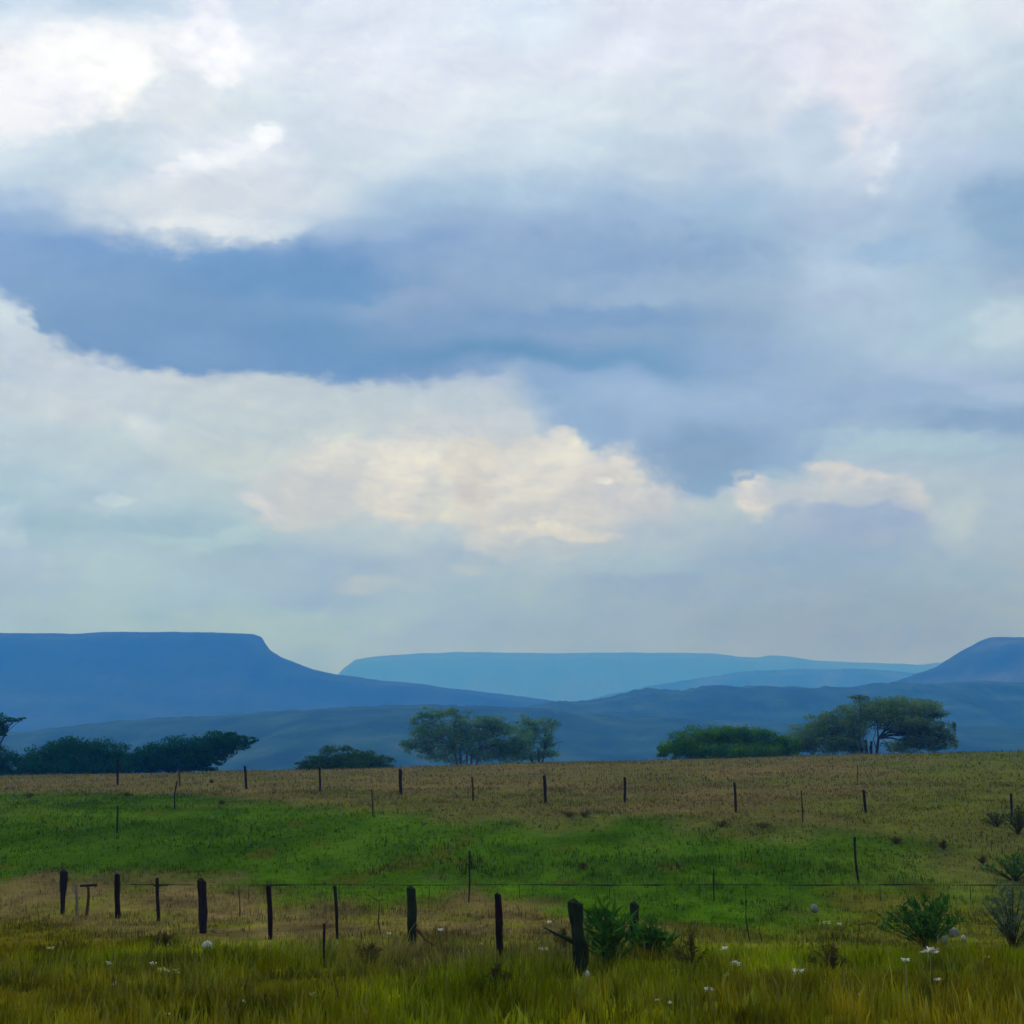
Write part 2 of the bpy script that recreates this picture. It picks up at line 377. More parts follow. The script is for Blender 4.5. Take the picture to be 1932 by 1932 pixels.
# ------------------------------------------------------------------ grass (one uncountable mass)
CLEAR = [(*hit(a, b).xy, c) for a, b, c in ((391, 1800, .22), (1103, 1846, .12), (1776, 1784, .2), (1800, 1768, .12), (1537, 1722, .2), (1094, 1850, .2), (384, 1763, .15), (778, 1793, .15), (944, 1805, .12), (511, 1775, .1))]
def build_grass():
    Vs, Fs, Cs = [], [], []
    off = 0
    def batch(n, y0, y1, power, hmin, hmax, w0, seedhead=0.0, straw=.12):
        nonlocal off
        u = RNG.random(n)
        if power == 0: Y = y0 + (y1 - y0) * u
        else: Y = (y0 ** power + u * (y1 ** power - y0 ** power)) ** (1 / power)
        X = (RNG.random(n) * 2 - 1) * (Y * 0.47 + 1.5)
        # gather blades into tufts
        tx = np.round(X / .35); ty = np.round(Y / .35)
        jx = vnoise(tx * 3.7, ty * 5.1, 5) * .3; jy = vnoise(tx * 4.3, ty * 2.9, 6) * .3
        k = (RNG.random(n) < .6)
        X = np.where(k, tx * .35 + jx + RNG.normal(0, .06, n), X); Y = np.where(k, ty * .35 + jy + RNG.normal(0, .06, n), Y)
        dens = fbm(X / 3.0, Y / 3.0, 3, 55)
        keep = RNG.random(n) < np.clip(.75 + 1.3 * dens, .15, 1)
        for sx, sy, sr in CLEAR: keep &= ~((np.abs(X - sx) < sr) & (Y < sy + .15) & (Y > sy - 1.6))
        X, Y, tx, ty = X[keep], Y[keep], tx[keep], ty[keep]; n = len(X)
        Z = height(X, Y) - .02
        hh = (hmin + (hmax - hmin) * RNG.random(n) ** 1.6) * (1 + .8 * fbm(X / 2.2, Y / 2.2, 3, 66))
        hh = np.clip(hh, hmin * .5, hmax * 1.6)
        ww = w0 * (.6 + .8 * RNG.random(n))
        a = RNG.random(n) * math.pi; bx, by = np.cos(a) * ww / 2, np.sin(a) * ww / 2
        la = RNG.random(n) * 2 * math.pi; ll = hh * (.05 + .4 * RNG.random(n) ** 1.5)
        lx, ly = np.cos(la) * ll, np.sin(la) * ll
        P = np.zeros((n, 5, 3))
        P[:, 0] = np.stack([X - bx, Y - by, Z], -1); P[:, 1] = np.stack([X + bx, Y + by, Z], -1)
        P[:, 2] = np.stack([X + bx * .8 + lx * .35, Y + by * .8 + ly * .35, Z + hh * .6], -1)
        P[:, 3] = np.stack([X + lx, Y + ly, Z + hh * .97], -1)
        P[:, 4] = np.stack([X - bx * .8 + lx * .35, Y - by * .8 + ly * .35, Z + hh * .6], -1)
        idx = np.arange(n)[:, None] * 5 + off
        Fs.append(idx + np.array([[0, 1, 2, 4]])); Fs.append(np.concatenate([idx + 4, idx + 2, idx + 3, idx + 3], 1))
        tv = vnoise(tx * 7.3, ty * 9.7, 12) + .6 * vnoise(np.round(X / 1.1) * 5.3, np.round(Y / 1.3) * 6.1, 13)
        c = gcol(X, Y) * (1.2 + .5 * (RNG.random(n)[:, None] - .5)) * np.clip(1 + .6 * tv, .35, 1.9)[:, None]
        c[:, 0] *= 1 + .25 * vnoise(tx * 3.1, ty * 4.7, 14)
        st = (RNG.random(n) < straw * np.clip(1 + 3 * fbm(X / 2.0, Y / 2.0, 2, 88), 0, 3))
        c[st] = c[st] * .8 + np.array([.11, .12, .03]) * .7
        Vs.append(P.reshape(-1, 3)); Cs.append(np.repeat(c, 5, 0)); off += n * 5
    batch(150000, 13.5, 27, 0, .10, .36, .014)
    batch(26000, 9, 13.5, 0, .10, .36, .014)
    batch(5000, 12, 25, 0, .12, .40, .045, straw=.25)
    batch(1400, 13.5, 27, 0, .40, .62, .012, straw=1.0)
    batch(100000, 25, 50, 0, .05, .20, .020)
    batch(90000, 48, 85, 0, .06, .20, .035, straw=.08)
    batch(45000, 80, 160, 0, .08, .26, .07, straw=.08)
    V = np.concatenate(Vs); Cc = np.concatenate(Cs)
    quads = [f for f in Fs[0::2]]; tris = [f[:, :3] for f in Fs[1::2]]
    q = np.concatenate(quads); t = np.concatenate(tris)
    allf = np.concatenate([q[:, [0, 1, 2]], q[:, [0, 2, 3]], t])
    o = mesh_obj('grass', V, allf, M_GRASS, smooth=False, cols=Cc)
    tag(o, kind='stuff')
build_grass()

# ------------------------------------------------------------------ fence posts
def post(name, x0, y0, x1, y1, w, mat, label, group, cat='fence post', bulge=None, head=None, taper=1.0, jag=True, bend=0.0):
    """top (x0,y0), base (x1,y1), width w, read from the frame; stands on the ground at its base"""
    b = hit(x1, y1)
    top = at(x0, y0, b.y)
    k = (b - Vector((0, 0, EYE))).length / F
    r = w * k / 2
    root = empty(name, b, random.uniform(0, 6.28) * 0)
    tag(root, label, cat, group)
    d = top - b
    m = MB(); pts, rad = [], []
    n = 11
    for i in range(n):
        t = i / (n - 1)
        rr = r * (1 + (taper - 1) * (1 - t)) * (1 + .05 * math.sin(t * 9 + x0))
        if bulge and abs(t - bulge[0]) < .12: rr *= bulge[1]
        if head and t > head[0]: rr *= head[1]
        p = d * t + Vector((bend * math.sin(t * math.pi) + .006 * math.sin(t * 7 + x0), 0, 0))
        if i == 0: p = p - Vector((0, 0, .15))
        pts.append(p); rad.append(rr)
    pts.append(d + Vector((r * .25, 0, r * .35))); rad.append(r * .55)
    m.tube(pts, rad, 9, .10)
    m.build('shaft', mat, root, smooth=False)
    return root, b, d, k

G1 = 'old wooden posts of the near fence'
near = [
 (121, 1644, 118, 1725, 13, M_WOOD, 'leftmost near fence post, dark, broad at the head and thin at the foot', dict(head=(.55, 1.15), taper=.55)),
 (221, 1650, 222, 1733, 10, M_WOODR, 'dark round-headed fence post, second thick post from the left', dict(head=(.8, 1.0))),
 (296, 1657, 299, 1738, 6.5, M_WOOD, 'thin dark fence post between the round-headed post and the thick grey-black one', dict()),
 (381, 1662, 384, 1761, 17, M_WOOD, 'thick dark fence post with a bulge low down, a pale stone at its foot', dict(bulge=(.35, 1.08), taper=.8)),
 (507, 1672, 511, 1773, 9.5, M_WOODR, 'straight medium dark post standing alone just right of the thick bulged post', dict(taper=.85)),
 (632, 1672, 637, 1772, 7, M_WOOD, 'slim dark post leaning left, just behind the short stake', dict(taper=.7)),
 (776, 1676, 778, 1792, 18, M_WOODG, 'thick mossy fence post with a reddish stick leaning off its foot', dict(taper=.95)),
 (939, 1688, 944, 1803, 12.5, M_WOODR, 'dark red-brown fence post just right of the thin tall pole', dict(taper=1.0)),
 (1085, 1703, 1094, 1847, 25, M_WOODG, 'broadest nearest fence post, leaning left with a bare side branch', dict(taper=.8, head=(.72, 1.15))),
 (1198, 1706, 1194, 1800, 17, M_WOODG, 'mossy green post standing inside the spiky shrub', dict(taper=.9)),
]
posts = {}
for i, (x0, y0, x1, y1, w, mat, lab, kw) in enumerate(near):
    posts[i] = post('fence_post', x0, y0, x1, y1, w, mat, lab, G1, **kw)

def stick_child(idx, name, pxs, r0, r1, mat):
    root, b, d, k = posts[idx]
    m = MB(); pts = [at(x, y, b.y - .05) - b for x, y in pxs]
    m.tube(pts, list(np.linspace(r0, r1, len(pts))), 6, .12)
    m.build(name, mat, root)
M_STICK = noise_mat('reddish_stick', (0.05, 0.022, 0.008), (0.11, 0.05, 0.018), 8, .9, 4)
stick_child(6, 'brace', [(784, 1752), (793, 1760), (803, 1773), (823, 1786)], .035, .018, M_STICK)
stick_child(8, 'branch', [(1084, 1778), (1066, 1769), (1045, 1760), (1027, 1750)], .04, .01, M_WOODG)
stick_child(8, 'branch', [(1096, 1770), (1106, 1785), (1108, 1815), (1102, 1835)], .045, .02, M_WOODG)
stick_child(2, 'crossbar', [(290, 1671), (300, 1671), (318, 1670)], .02, .012, M_WOOD)

post('stake', 611, 1743, 612, 1826, 5, M_WOOD, 'short thin dark stake in front of the slim leaning post', G1, cat='stake', taper=.6)
post('pale_post', 144, 1668, 145, 1727, 5, M_WOODP, 'pale grey weathered post beside the leftmost dark post', G1)
rt, b_, d_, k_ = post('broken_post', 166, 1671, 163, 1729, 4.5, M_WOODB, 'thin broken post under a short dark rail end at left', G1, taper=1.3, bend=.03)
mm = MB(); mm.tube([at(151, 1671, b_.y) - b_, at(166, 1670.5, b_.y) - b_, at(183, 1669.5, b_.y) - b_], [.03, .035, .03], 6, .15)
mm.build('crossbar', M_WOOD, rt)
post('thin_post', 451, 1672, 453, 1731, 2.2, M_WOODB, 'very thin brown post hanging under the rail between two dark posts', G1)

G3 = 'thin poles in the dip'
post('pole', 886, 1606, 884, 1703, 4.2, M_WOODG, 'tall thin pole crossing the low rail at the middle of the dip', G3, cat='pole', taper=.6, bend=.02)
post('pole', 1346, 1640, 1347, 1700, 2.4, M_WOODG, 'short thin pole crossing the rail right of the spiky shrub', G3, cat='pole')
post('pole', 1613, 1580, 1621, 1668, 4.6, M_WOOD, 'crooked black pole on the right ending at the rail', G3, cat='pole', taper=.8, bend=-.05)
post('pole', 222, 1521, 221, 1573, 3.2, M_WOODG, 'faint thin pole alone in the bright green grass at left', G3, cat='pole')
post('pole', 334, 1474, 330, 1527, 2.8, M_WOOD, 'bent thin pole at the far edge of the green grass, left', G3, cat='pole', bend=-.06)
post('pole', 702, 1490, 704, 1541, 2.8, M_WOODB, 'thin brown pole in the green, below left of the thickest far post', G3, cat='pole')
post('pole', 1512, 1492, 1515, 1552, 2.6, M_WOODB, 'faint reddish brown pole between two leaning far posts', G3, cat='pole')

G2 = 'dark posts of the far fence'
farp = [
 (222, 1434, 222, 1482, 4.5, M_WOOD, 'far post standing out against the dark dense left bush'),
 (338, 1453, 339, 1484, 3.5, M_WOODB, 'short far post just behind the bent thin pole'),
 (462, 1446, 465, 1489, 4.5, M_WOOD, 'far post below the overhanging right tip of the leaning left tree'),
 (603, 1449, 604, 1493, 4.2, M_WOOD, 'far post rising in front of the low green bush'),
 (755, 1452, 756, 1500, 6.5, M_WOOD, 'thickest far post, left of the pale airy tree'),
 (891, 1466, 893, 1512, 4.0, M_WOODB, 'faint brown far post below the trunk of the pale airy tree'),
 (1027, 1464, 1030, 1516, 5.8, M_WOOD, 'leaning dark far post below the bare right limbs of the airy tree'),
 (1179, 1467, 1179, 1514, 4.6, M_WOOD, 'pointed far post at the middle of the gap between the trees'),
 (1386, 1477, 1389, 1533, 4.6, M_WOOD, 'tall leaning far post below the middle of the dome-shaped tree'),
 (1629, 1491, 1634, 1534, 5.0, M_WOOD, 'strongly leaning far post below the large flat-topped tree'),
 (1908, 1498, 1909, 1556, 4.2, M_WOOD, 'far post near the right edge beside green shrubs'),
 (1618, 1445, 1618, 1476, 1.8, M_WOODB, 'faint hair-thin far post above the strongly leaning one'),
]
for x0, y0, x1, y1, w, mat, lab in farp:
    post('fence_post', x0, y0, x1, y1, w, mat, lab, G2, taper=.95)

# low rail across the dip
def build_rail():
    ps = []
    for x in np.arange(246, 2010, 9):
        Y = 43.6 + .15 * math.sin(x / 130)
        ps.append(at(x, 1669.5 + 1.0 * math.sin(x / 57) * .5 + (1.2 if x > 1620 else 0) * 0, Y))
    o0 = ps[0]
    rad = [.005 + .028 * max(0, .25 + 1.0 * float(fbm(i / 5.0, 3.3, 3, 4))) for i in range(len(ps))]
    root = empty('low_rail', (o0.x, o0.y, float(height(o0.x, o0.y))))
    tag(root, 'long low dark rail running straight across the field behind the near posts', 'rail')
    m = MB(); m.tube([p - root.location for p in ps], rad, 6, .1)
    m.build('rail', M_RAIL, root, smooth=True)
    for x in range(300, 2000, 170):
        Y = 43.6; p = at(x, 1669.5, Y); g = Vector((p.x, Y, float(height(p.x, Y)) - .1))
        mm = MB(); mm.tube([g - root.location, p - root.location], [.012, .01], 5, .1); mm.build('support', M_RAIL, root)
build_rail()

# ------------------------------------------------------------------ trees
def leaves(centres, n, size, density=1.0, seed=0, hollow=.35, gap=.08, flat=.6):
    """small leaf-clump faces through the volume of overlapping ellipsoids"""
    rg = np.random.default_rng(seed)
    vol = np.array([c[3] * c[4] * c[5] for c in centres]) ** .75; vol /= vol.sum()
    P = []
    for c, v in zip(centres, vol):
        k = int(n * v) + 5
        # sub clumps inside the ellipsoid
        nc = max(10, int(k / 70))
        d = rg.normal(size=(nc, 3)); d /= np.linalg.norm(d, axis=1)[:, None]
        rr = rg.random(nc) ** (1 / 2.2)
        cc = d * rr[:, None]
        # flat-bottomed umbrella
        cc[:, 2] = np.where(cc[:, 2] < -flat, -flat * rg.random(nc), cc[:, 2])
        which = rg.integers(0, nc, k)
        q = cc[which] + rg.normal(size=(k, 3)) * np.array([.17, .17, .13])
        ln = np.linalg.norm(q, axis=1); q = q / np.maximum(ln, 1.12)[:, None] * 1.12
        keep = fbm(q[:, 0] * 3 + seed, q[:, 2] * 3 + q[:, 1] * 2, 2, seed) > -.55 + gap
        q = q[keep]
        P.append(q * np.array(c[3:6]) + np.array(c[:3]))
    P = np.concatenate(P); n = len(P)
    a = rg.normal(size=(n, 3)); a /= np.linalg.norm(a, axis=1)[:, None]
    b = np.cross(a, rg.normal(size=(n, 3))); b /= np.linalg.norm(b, axis=1)[:, None]
    s = size * (.5 + rg.random(n))[:, None]
    V = np.stack([P - a * s * .6, P + b * s * .38, P + a * s * .6, P - b * s * .38], 1).reshape(-1, 3)
    Fc = np.arange(n * 4).reshape(n, 4)
    return V, Fc

def limb(m, a, b, r0, r1, sag=.0, n=6, wig=.12):
    L = (b - a).length; pts = []
    off = Vector((random.uniform(-1, 1), random.uniform(-1, 1), random.uniform(-.4, .4))) * L * wig
    for i in range(n):
        t = i / (n - 1)
        p = a.lerp(b, t); p.z += sag * L * math.sin(t * math.pi)
        p += off * math.sin(t * math.pi) + Vector((random.uniform(-1, 1), random.uniform(-1, 1), random.uniform(-1, 1))) * L * .012
        pts.append(p)
    m.tube(pts, list(np.linspace(r0, r1, n)), 6, .06)
    return pts

def tree(name, Y, base_px, base_py, blobs, label, mleaf, mbark, nleaf=9000, size=.17, stems=1, r=.22, bare=(), hollow=.35, gap=.08, group='acacia trees on the skyline', extra=6, cat='tree'):
    """blobs: (px, py, rx, ry) ellipses of the crown, in frame units"""
    p = at(base_px, base_py, Y)
    root = empty(name, (p.x, Y, float(height(p.x, Y))))
    tag(root, label, cat, group)
    o = root.location
    k = Y / F
    cen = []
    for i, bl in enumerate(blobs):
        q = at(bl[0], bl[1], Y) - o
        dy = bl[4] if len(bl) > 4 else random.uniform(-.25, .25) * bl[2] * k
        cen.append((q.x, dy, q.z, bl[2] * k, max(bl[2] * .75, bl[3]) * k, bl[3] * k))
    V, Fc = leaves(cen, nleaf, size, seed=int(base_px) % 997, gap=gap, flat=.95 if stems >= 4 else .6)
    m = MB()
    ymin = min(c[2] for c in cen)
    fork_z = max(.25, .28 * max(c[2] for c in cen))
    stems_p = []
    for s in range(stems):
        dx = (s - (stems - 1) / 2) * .55 * (1 if stems < 4 else .9)
        f = Vector((dx * 1.4, random.uniform(-.2, .2), fork_z * random.uniform(.8, 1.2)))
        limb(m, Vector((dx, 0, -.3)), f, r, r * .75, n=5, wig=.08); stems_p.append(f)
    for c in cen:
        cc = Vector(c[:3]); f = min(stems_p, key=lambda s: abs(s.x - cc.x))
        tgt = cc + Vector((0, 0, -c[5] * .3))
        pts = limb(m, f, tgt, r * .55, r * .22, sag=.10)
        for e in range(extra):
            d = Vector((random.uniform(-1, 1) * c[3] * .8, random.uniform(-1, 1) * c[4] * .8, random.uniform(-.2, .8) * c[5]))
            st = pts[random.choice([3, 4, 5])]
            sub = limb(m, st, cc + d, r * .2, r * .05, sag=.06, n=5)
    for bx in bare:
        pts = [at(x, y, Y) - o for x, y in bx]
        m.tube(pts, list(np.linspace(r * .38, r * .1, len(pts))), 5, .1)
    m.build('trunk', mbark, root)
    mesh_obj('crown', V, Fc, mleaf, root)
    return root

tree('acacia_tree', 160, -30, 1466, [(-20, 1360, 40, 18), (-2, 1378, 20, 24), (26, 1358, 24, 5), (-60, 1380, 40, 24), (-10, 1432, 42, 30), (-50, 1440, 40, 30), (10, 1450, 26, 22)],
     'tree cut off by the left edge with a high tuft and a low rounded crown', M_LEAFD, M_BARK, 18000, stems=2)
tree('dense_tree', 160, 130, 1466, [(48, 1448, 34, 28), (85, 1430, 44, 32), (130, 1422, 50, 30), (180, 1420, 50, 28), (222, 1430, 36, 30), (130, 1450, 80, 26), (225, 1450, 34, 26), (185, 1452, 60, 26), (60, 1460, 40, 18)],
     'dark dense dome-shaped bushy tree reaching the ground at left', M_LEAFD, M_BARK, 40000, stems=4, r=.16, extra=3)
tree('acacia_tree', 156, 335, 1460, [(258, 1440, 30, 24), (290, 1430, 34, 28), (325, 1420, 38, 28), (365, 1415, 40, 29), (405, 1408, 40, 26), (440, 1400, 34, 17), (464, 1395, 20, 9), (345, 1438, 44, 18), (300, 1446, 40, 14), (395, 1430, 30, 18), (375, 1448, 34, 10)],
     'leaning dark acacia whose crown overhangs to the right, beside the dense left tree', M_LEAFD, M_BARK, 34000, stems=4, r=.17, extra=4,
     bare=[[(310, 1458), (330, 1445), (350, 1430)], [(375, 1456), (380, 1440), (395, 1425)]])
tree('low_bush', 153, 650, 1450, [(598, 1440, 34, 14), (635, 1428, 34, 22), (675, 1433, 36, 19), (715, 1440, 30, 14), (575, 1446, 20, 9), (655, 1444, 80, 14)],
     'low green bush with a peaked top between the leaning tree and the airy tree', M_LEAFB, M_BARK, 20000, size=.15, stems=4, r=.08, extra=2, cat='bush', group='bushes on the skyline')
tree('airy_tree', 160, 880, 1440, [(825, 1345, 38, 12), (798, 1356, 26, 11), (862, 1346, 26, 11), (800, 1382, 40, 28), (845, 1378, 42, 30), (885, 1388, 42, 34), (930, 1395, 42, 30), (975, 1395, 30, 26), (792, 1415, 34, 22), (845, 1420, 44, 22), (910, 1422, 46, 20), (960, 1418, 40, 22), (980, 1408, 30, 24), (945, 1372, 36, 14), (764, 1406, 18, 12), (900, 1362, 50, 14)],
     'large pale airy tree with a high flat tuft, left of the half-bare tree', M_LEAFP, M_BARKP, 31000, size=.16, stems=5, r=.13, gap=.24, extra=4,
     bare=[[(850, 1440), (838, 1422), (832, 1415)], [(870, 1440), (872, 1425), (880, 1405)], [(905, 1438), (908, 1420), (915, 1405)]])
tree('bare_tree', 164, 1015, 1437, [(1000, 1400, 28, 26), (1025, 1374, 32, 16), (985, 1380, 26, 22), (1042, 1364, 18, 12), (1000, 1425, 48, 14), (1035, 1420, 26, 14), (1032, 1395, 24, 20), (1000, 1360, 30, 12)],
     'thin half-bare tree with crooked dark limbs on the right flank of the airy tree', M_LEAFP, M_BARK, 11000, size=.14, stems=3, r=.12, gap=.24, extra=6,
     bare=[[(1018, 1436), (1028, 1410), (1030, 1382), (1036, 1368), (1044, 1350)], [(1030, 1410), (1045, 1404), (1066, 1398)],
           [(1010, 1432), (1035, 1428), (1052, 1418), (1058, 1400)]])
tree('dome_tree', 150, 1370, 1428, [(1275, 1408, 34, 24), (1315, 1398, 42, 28), (1360, 1392, 42, 26), (1400, 1391, 40, 25), (1445, 1398, 40, 25), (1340, 1418, 84, 18), (1430, 1418, 70, 18), (1480, 1408, 30, 20), (1258, 1418, 20, 14)],
     'green dome-shaped tree with foliage to the ground, left of the large flat-topped tree', M_LEAFG, M_BARK, 44000, size=.15, stems=5, r=.13, extra=2)
tree('acacia_tree', 154, 1640, 1420, [(1700, 1334, 68, 21), (1650, 1340, 54, 23), (1750, 1341, 38, 20), (1595, 1354, 44, 23), (1548, 1368, 38, 20), (1620, 1317, 22, 5), (1776, 1349, 18, 5),
                                      (1690, 1362, 70, 19), (1515, 1395, 38, 28), (1560, 1396, 50, 28), (1605, 1385, 40, 30), (1745, 1380, 48, 26), (1705, 1378, 36, 16), (1772, 1396, 32, 22), (1728, 1406, 56, 14), (1600, 1410, 40, 16), (1798, 1388, 8, 24), (1500, 1410, 26, 18)],
     'largest tree, flat-topped olive acacia at right with gaps showing under its crown', M_LEAFO, M_BARK, 56000, size=.16, stems=4, r=.17, gap=.12, extra=3,
     bare=[[(1618, 1418), (1612, 1395), (1620, 1365), (1640, 1345)], [(1655, 1418), (1648, 1395), (1655, 1370)], [(1680, 1418), (1672, 1400), (1650, 1385)]])

# ------------------------------------------------------------------ shrubs and weeds
def shrub(name, px, py, W, H, label, mat, nstem=16, leafL=.14, leafW=.045, per=14, spread=1.0, group='green shrubs by the near fence', cat='shrub', dens=1.0, mstem=None):
    b = hit(px, py); k = b.y / F
    w, h = W * k, H * k
    root = empty(name, b); tag(root, label, cat, group)
    ms, ml = MB(), MB()
    for s in range(nstem):
        a = random.uniform(0, 2 * math.pi); e = random.random() ** .7
        tip = Vector((math.cos(a) * w * .5 * e * spread, math.sin(a) * w * .4 * e, h * (1.05 - .6 * e * e) * random.uniform(.75, 1.05)))
        mid = Vector((tip.x * .45, tip.y * .45, tip.z * .55))
        pts = [Vector((random.uniform(-.04, .04), random.uniform(-.04, .04), -.05)), mid * .5, mid, mid.lerp(tip, .6) + Vector((0, 0, .02)), tip]
        ms.tube(pts, [.012, .010, .008, .006, .003], 5, .1)
        for j in range(int(per * dens)):
            t = random.uniform(.15, 1) ** .7 * 3.999; i = int(t); p = pts[i].lerp(pts[i + 1], t - i)
            d = Vector((random.uniform(-1, 1), random.uniform(-1, 1), random.uniform(-.25, 1))) + (tip - mid).normalized() * .5
            ml.leaf(p, d, leafL * random.uniform(.6, 1.3), leafW * random.uniform(.7, 1.3), Vector((random.uniform(-1, 1), random.uniform(-1, 1), 1)))
    ms.build('stems', mstem or M_DRY, root); ml.build('foliage', mat, root)
    return root

shrub('spiky_shrub', 1150, 1832, 130, 112, 'dark spiky shrub between the broadest post and the mossy one', M_SHRUB, 30, .28, .055, 11)
shrub('spiky_shrub', 1228, 1812, 80, 68, 'smaller shrub with upright pointed leaves just right of the mossy post', M_SHRUB, 26, .24, .05, 11)
shrub('leafy_shrub', 1752, 1793, 150, 92, 'round bright green leafy shrub beside pale grey stones at right', M_SHRUB, 48, .17, .06, 15, spread=1.25)
shrub('grey_shrub', 1912, 1788, 140, 112, 'grey-green shrub at the right edge crossing the low rail', M_SHRUBY, 30, .17, .05, 13)
shrub('leafy_shrub', 1915, 1662, 140, 44, 'dark green shrub behind the rail at the right edge', M_SHRUB, 40, .18, .05, 10)
shrub('far_shrub', 1922, 1574, 66, 50, 'green shrub beside the rightmost far post', M_SHRUBO, 34, .16, .06, 10, group='shrubs along the far fence')
shrub('far_shrub', 1880, 1560, 60, 24, 'low olive shrub left of the rightmost far post', M_SHRUBO, 26, .14, .05, 10, group='shrubs along the far fence')

brown = noise_mat('brown_weed_leaf', (0.045, 0.042, 0.006), (0.11, 0.09, 0.016), 6, .8, 4, transl=.2)
brown_far = noise_mat('far_weed_leaf', (0.065, 0.060, 0.012), (0.13, 0.115, 0.025), 6, .8, 4, transl=.2)
GW = 'dry brown weeds in the grass'
for px, py, W, H, lab in [
    (1306, 1832, 92, 60, 'brown dried weed clump between the spiky shrub and the round white flower head'),
    (1572, 1845, 70, 58, 'dark brown weed clump below the centre of the right foreground'),
    (1062, 1800, 40, 40, 'small brown weed left of the broadest post'),
    (700, 1813, 70, 26, 'low brown weed patch right of the short stake'),
    (310, 1788, 50, 18, 'flat brown weed left of the thick bulged post'),
    (1075, 1541, 34, 10, 'flat dark weed in the tan strip, left one of the pair'),
    (1102, 1542, 22, 9, 'small dark weed in the tan strip, right one of the pair'),
    (1362, 1560, 40, 12, 'reddish brown weed just below the tall leaning far post'),
    (1440, 1562, 34, 8, 'thin dark weed line right of the reddish brown one'),
    (1690, 1592, 24, 14, 'small brown tuft in the olive slope at right'),
    (1780, 1603, 18, 20, 'upright brown tuft in the olive slope farther right'),
    (1855, 1632, 20, 16, 'dark brown tuft just above the shrub behind the rail'),
    (400, 1478, 10, 9, 'tiny dark tuft between two far posts on the tan crest'),
    (240, 1504, 14, 9, 'tiny dark tuft at the upper edge of the green grass, left'),
    (418, 1518, 14, 8, 'tiny dark tuft at the upper edge of the green grass, second from left'),
    (56, 1506, 20, 10, 'tiny reddish tuft at the far left edge of the green grass'),
    (1100, 1640, 14, 10, 'tiny dark tuft in the bright green grass right of the tall thin pole'),
    (940, 1865, 44, 36, 'brown weed with a crooked stem below the red-brown post')]:
    fw = py < 1700
    shrub('dry_weed', px, py, W, H * (.75 if fw else 1), lab, brown_far if fw else brown, 20 if fw else 16, .12, .035, 10, group=GW, cat='weed')

def weed_stalk(px0, py0, px1, py1, label, arms=(), mat=None, r=.010, group='tall bare weed stalks', name='weed_stalk', cat='stalk'):
    b = hit(px1, py1); root = empty(name, b); tag(root, label, cat, group)
    top = at(px0, py0, b.y) - b; m = MB()
    pts = [top * t + Vector((.03 * math.sin(t * 5 + px0), 0, 0)) for t in np.linspace(0, 1, 7)]
    pts[0] = Vector((0, 0, -.05))
    m.tube(pts, list(np.linspace(r * 1.4, r * .6, 7)), 5, .1)
    m.build('stem', mat or M_DRY, root)
    for i, a in enumerate(arms):
        mm = MB(); q = [at(x, y, b.y) - b for x, y in a]
        mm.tube(q, list(np.linspace(r * .9, r * .5, len(q))), 5, .1); mm.build('twig', mat or M_DRY, root)
    return root
weed_stalk(713, 1698, 719, 1764, 'forked bare stalk with a slanting twig left of the thick mossy post', [[(714, 1700), (706, 1695), (695, 1688)], [(714, 1700), (720, 1698), (726, 1696)]], r=.014)
weed_stalk(1404, 1680, 1415, 1776, 'long bent bare stalk standing alone right of the spiky shrub', r=.013, mat=M_WOOD)
weed_stalk(1618, 1743, 1622, 1802, 'dark bare stalk below the crooked black pole', [[(1618, 1745), (1630, 1743), (1648, 1742)]], r=.012)
weed_stalk(747, 1806, 753, 1860, 'thin dark stalk in the grass below the thick mossy post', r=.007)
weed_stalk(950, 1840, 948, 1870, 'short dark hooked stalk below the red-brown post', [[(950, 1842), (942, 1838), (934, 1836)]], r=.009)
weed_stalk(611, 1867, 613, 1928, 'dark stalk rising from the bottom edge under the short stake', r=.011)
weed_stalk(634, 1845, 637, 1929, 'second thinner stalk rising from the bottom edge right of the dark one', r=.007)
weed_stalk(1434, 1745, 1436, 1778, 'short brown stalk just right of the long bent one', r=.012)

# ------------------------------------------------------------------ flowers, stones
def stone(px, py, W, H, label, mat, group='pale stones in the grass'):
    b = hit(px, py); k = b.y / F; w, h = W * k / 2, H * k / 2
    import bmesh
    bm = bmesh.new(); bmesh.ops.create_icosphere(bm, subdivisions=3, radius=1)
    sd = random.random() * 50
    for v in bm.verts:
        n = 1 + .22 * float(fbm(v.co.x * 1.7 + sd, v.co.y * 1.7 + v.co.z * 2.1, 3, 4))
        v.co = Vector((v.co.x * w * n, v.co.y * w * .8 * n, v.co.z * h * 1.15 * n + h * 1.0))
    me = bpy.data.meshes.new('stone'); bm.to_mesh(me); bm.free(); me.materials.append(mat)
    for p in me.polygons: p.use_smooth = True
    o = bpy.data.objects.new('stone', me); C.objects.link(o); o.location = b; o.rotation_euler = (0, 0, random.uniform(-.5, .5))
    tag(o, label, 'stone', group)

for px, py, W, H, lab, m_ in [
    (391, 1794, 20, 16, 'pale stone at the foot of the thick bulged post', M_STONE),
    (1104, 1846, 18, 13, 'small white block at the foot of the broadest post', M_STONE),
    (1776, 1784, 30, 20, 'large grey stone under the round leafy shrub', M_STONEG),
    (1800, 1768, 18, 16, 'grey stone tucked behind the large one by the leafy shrub', M_STONEG),
    (1818, 1775, 9, 10, 'small pale stone right of the leafy shrub', M_STONE),
    (1537, 1722, 16, 14, 'faint pale stone in the olive grass beyond the near stones', M_STONEG),
    (1197, 1768, 8, 7, 'tiny pale stone inside the spiky shrub by the mossy post', M_STONE),
    (76, 1823, 13, 8, 'flat dull stone in the grass at far left', M_STONEG),
    ]:
    stone(px, py, W, H, lab, m_)

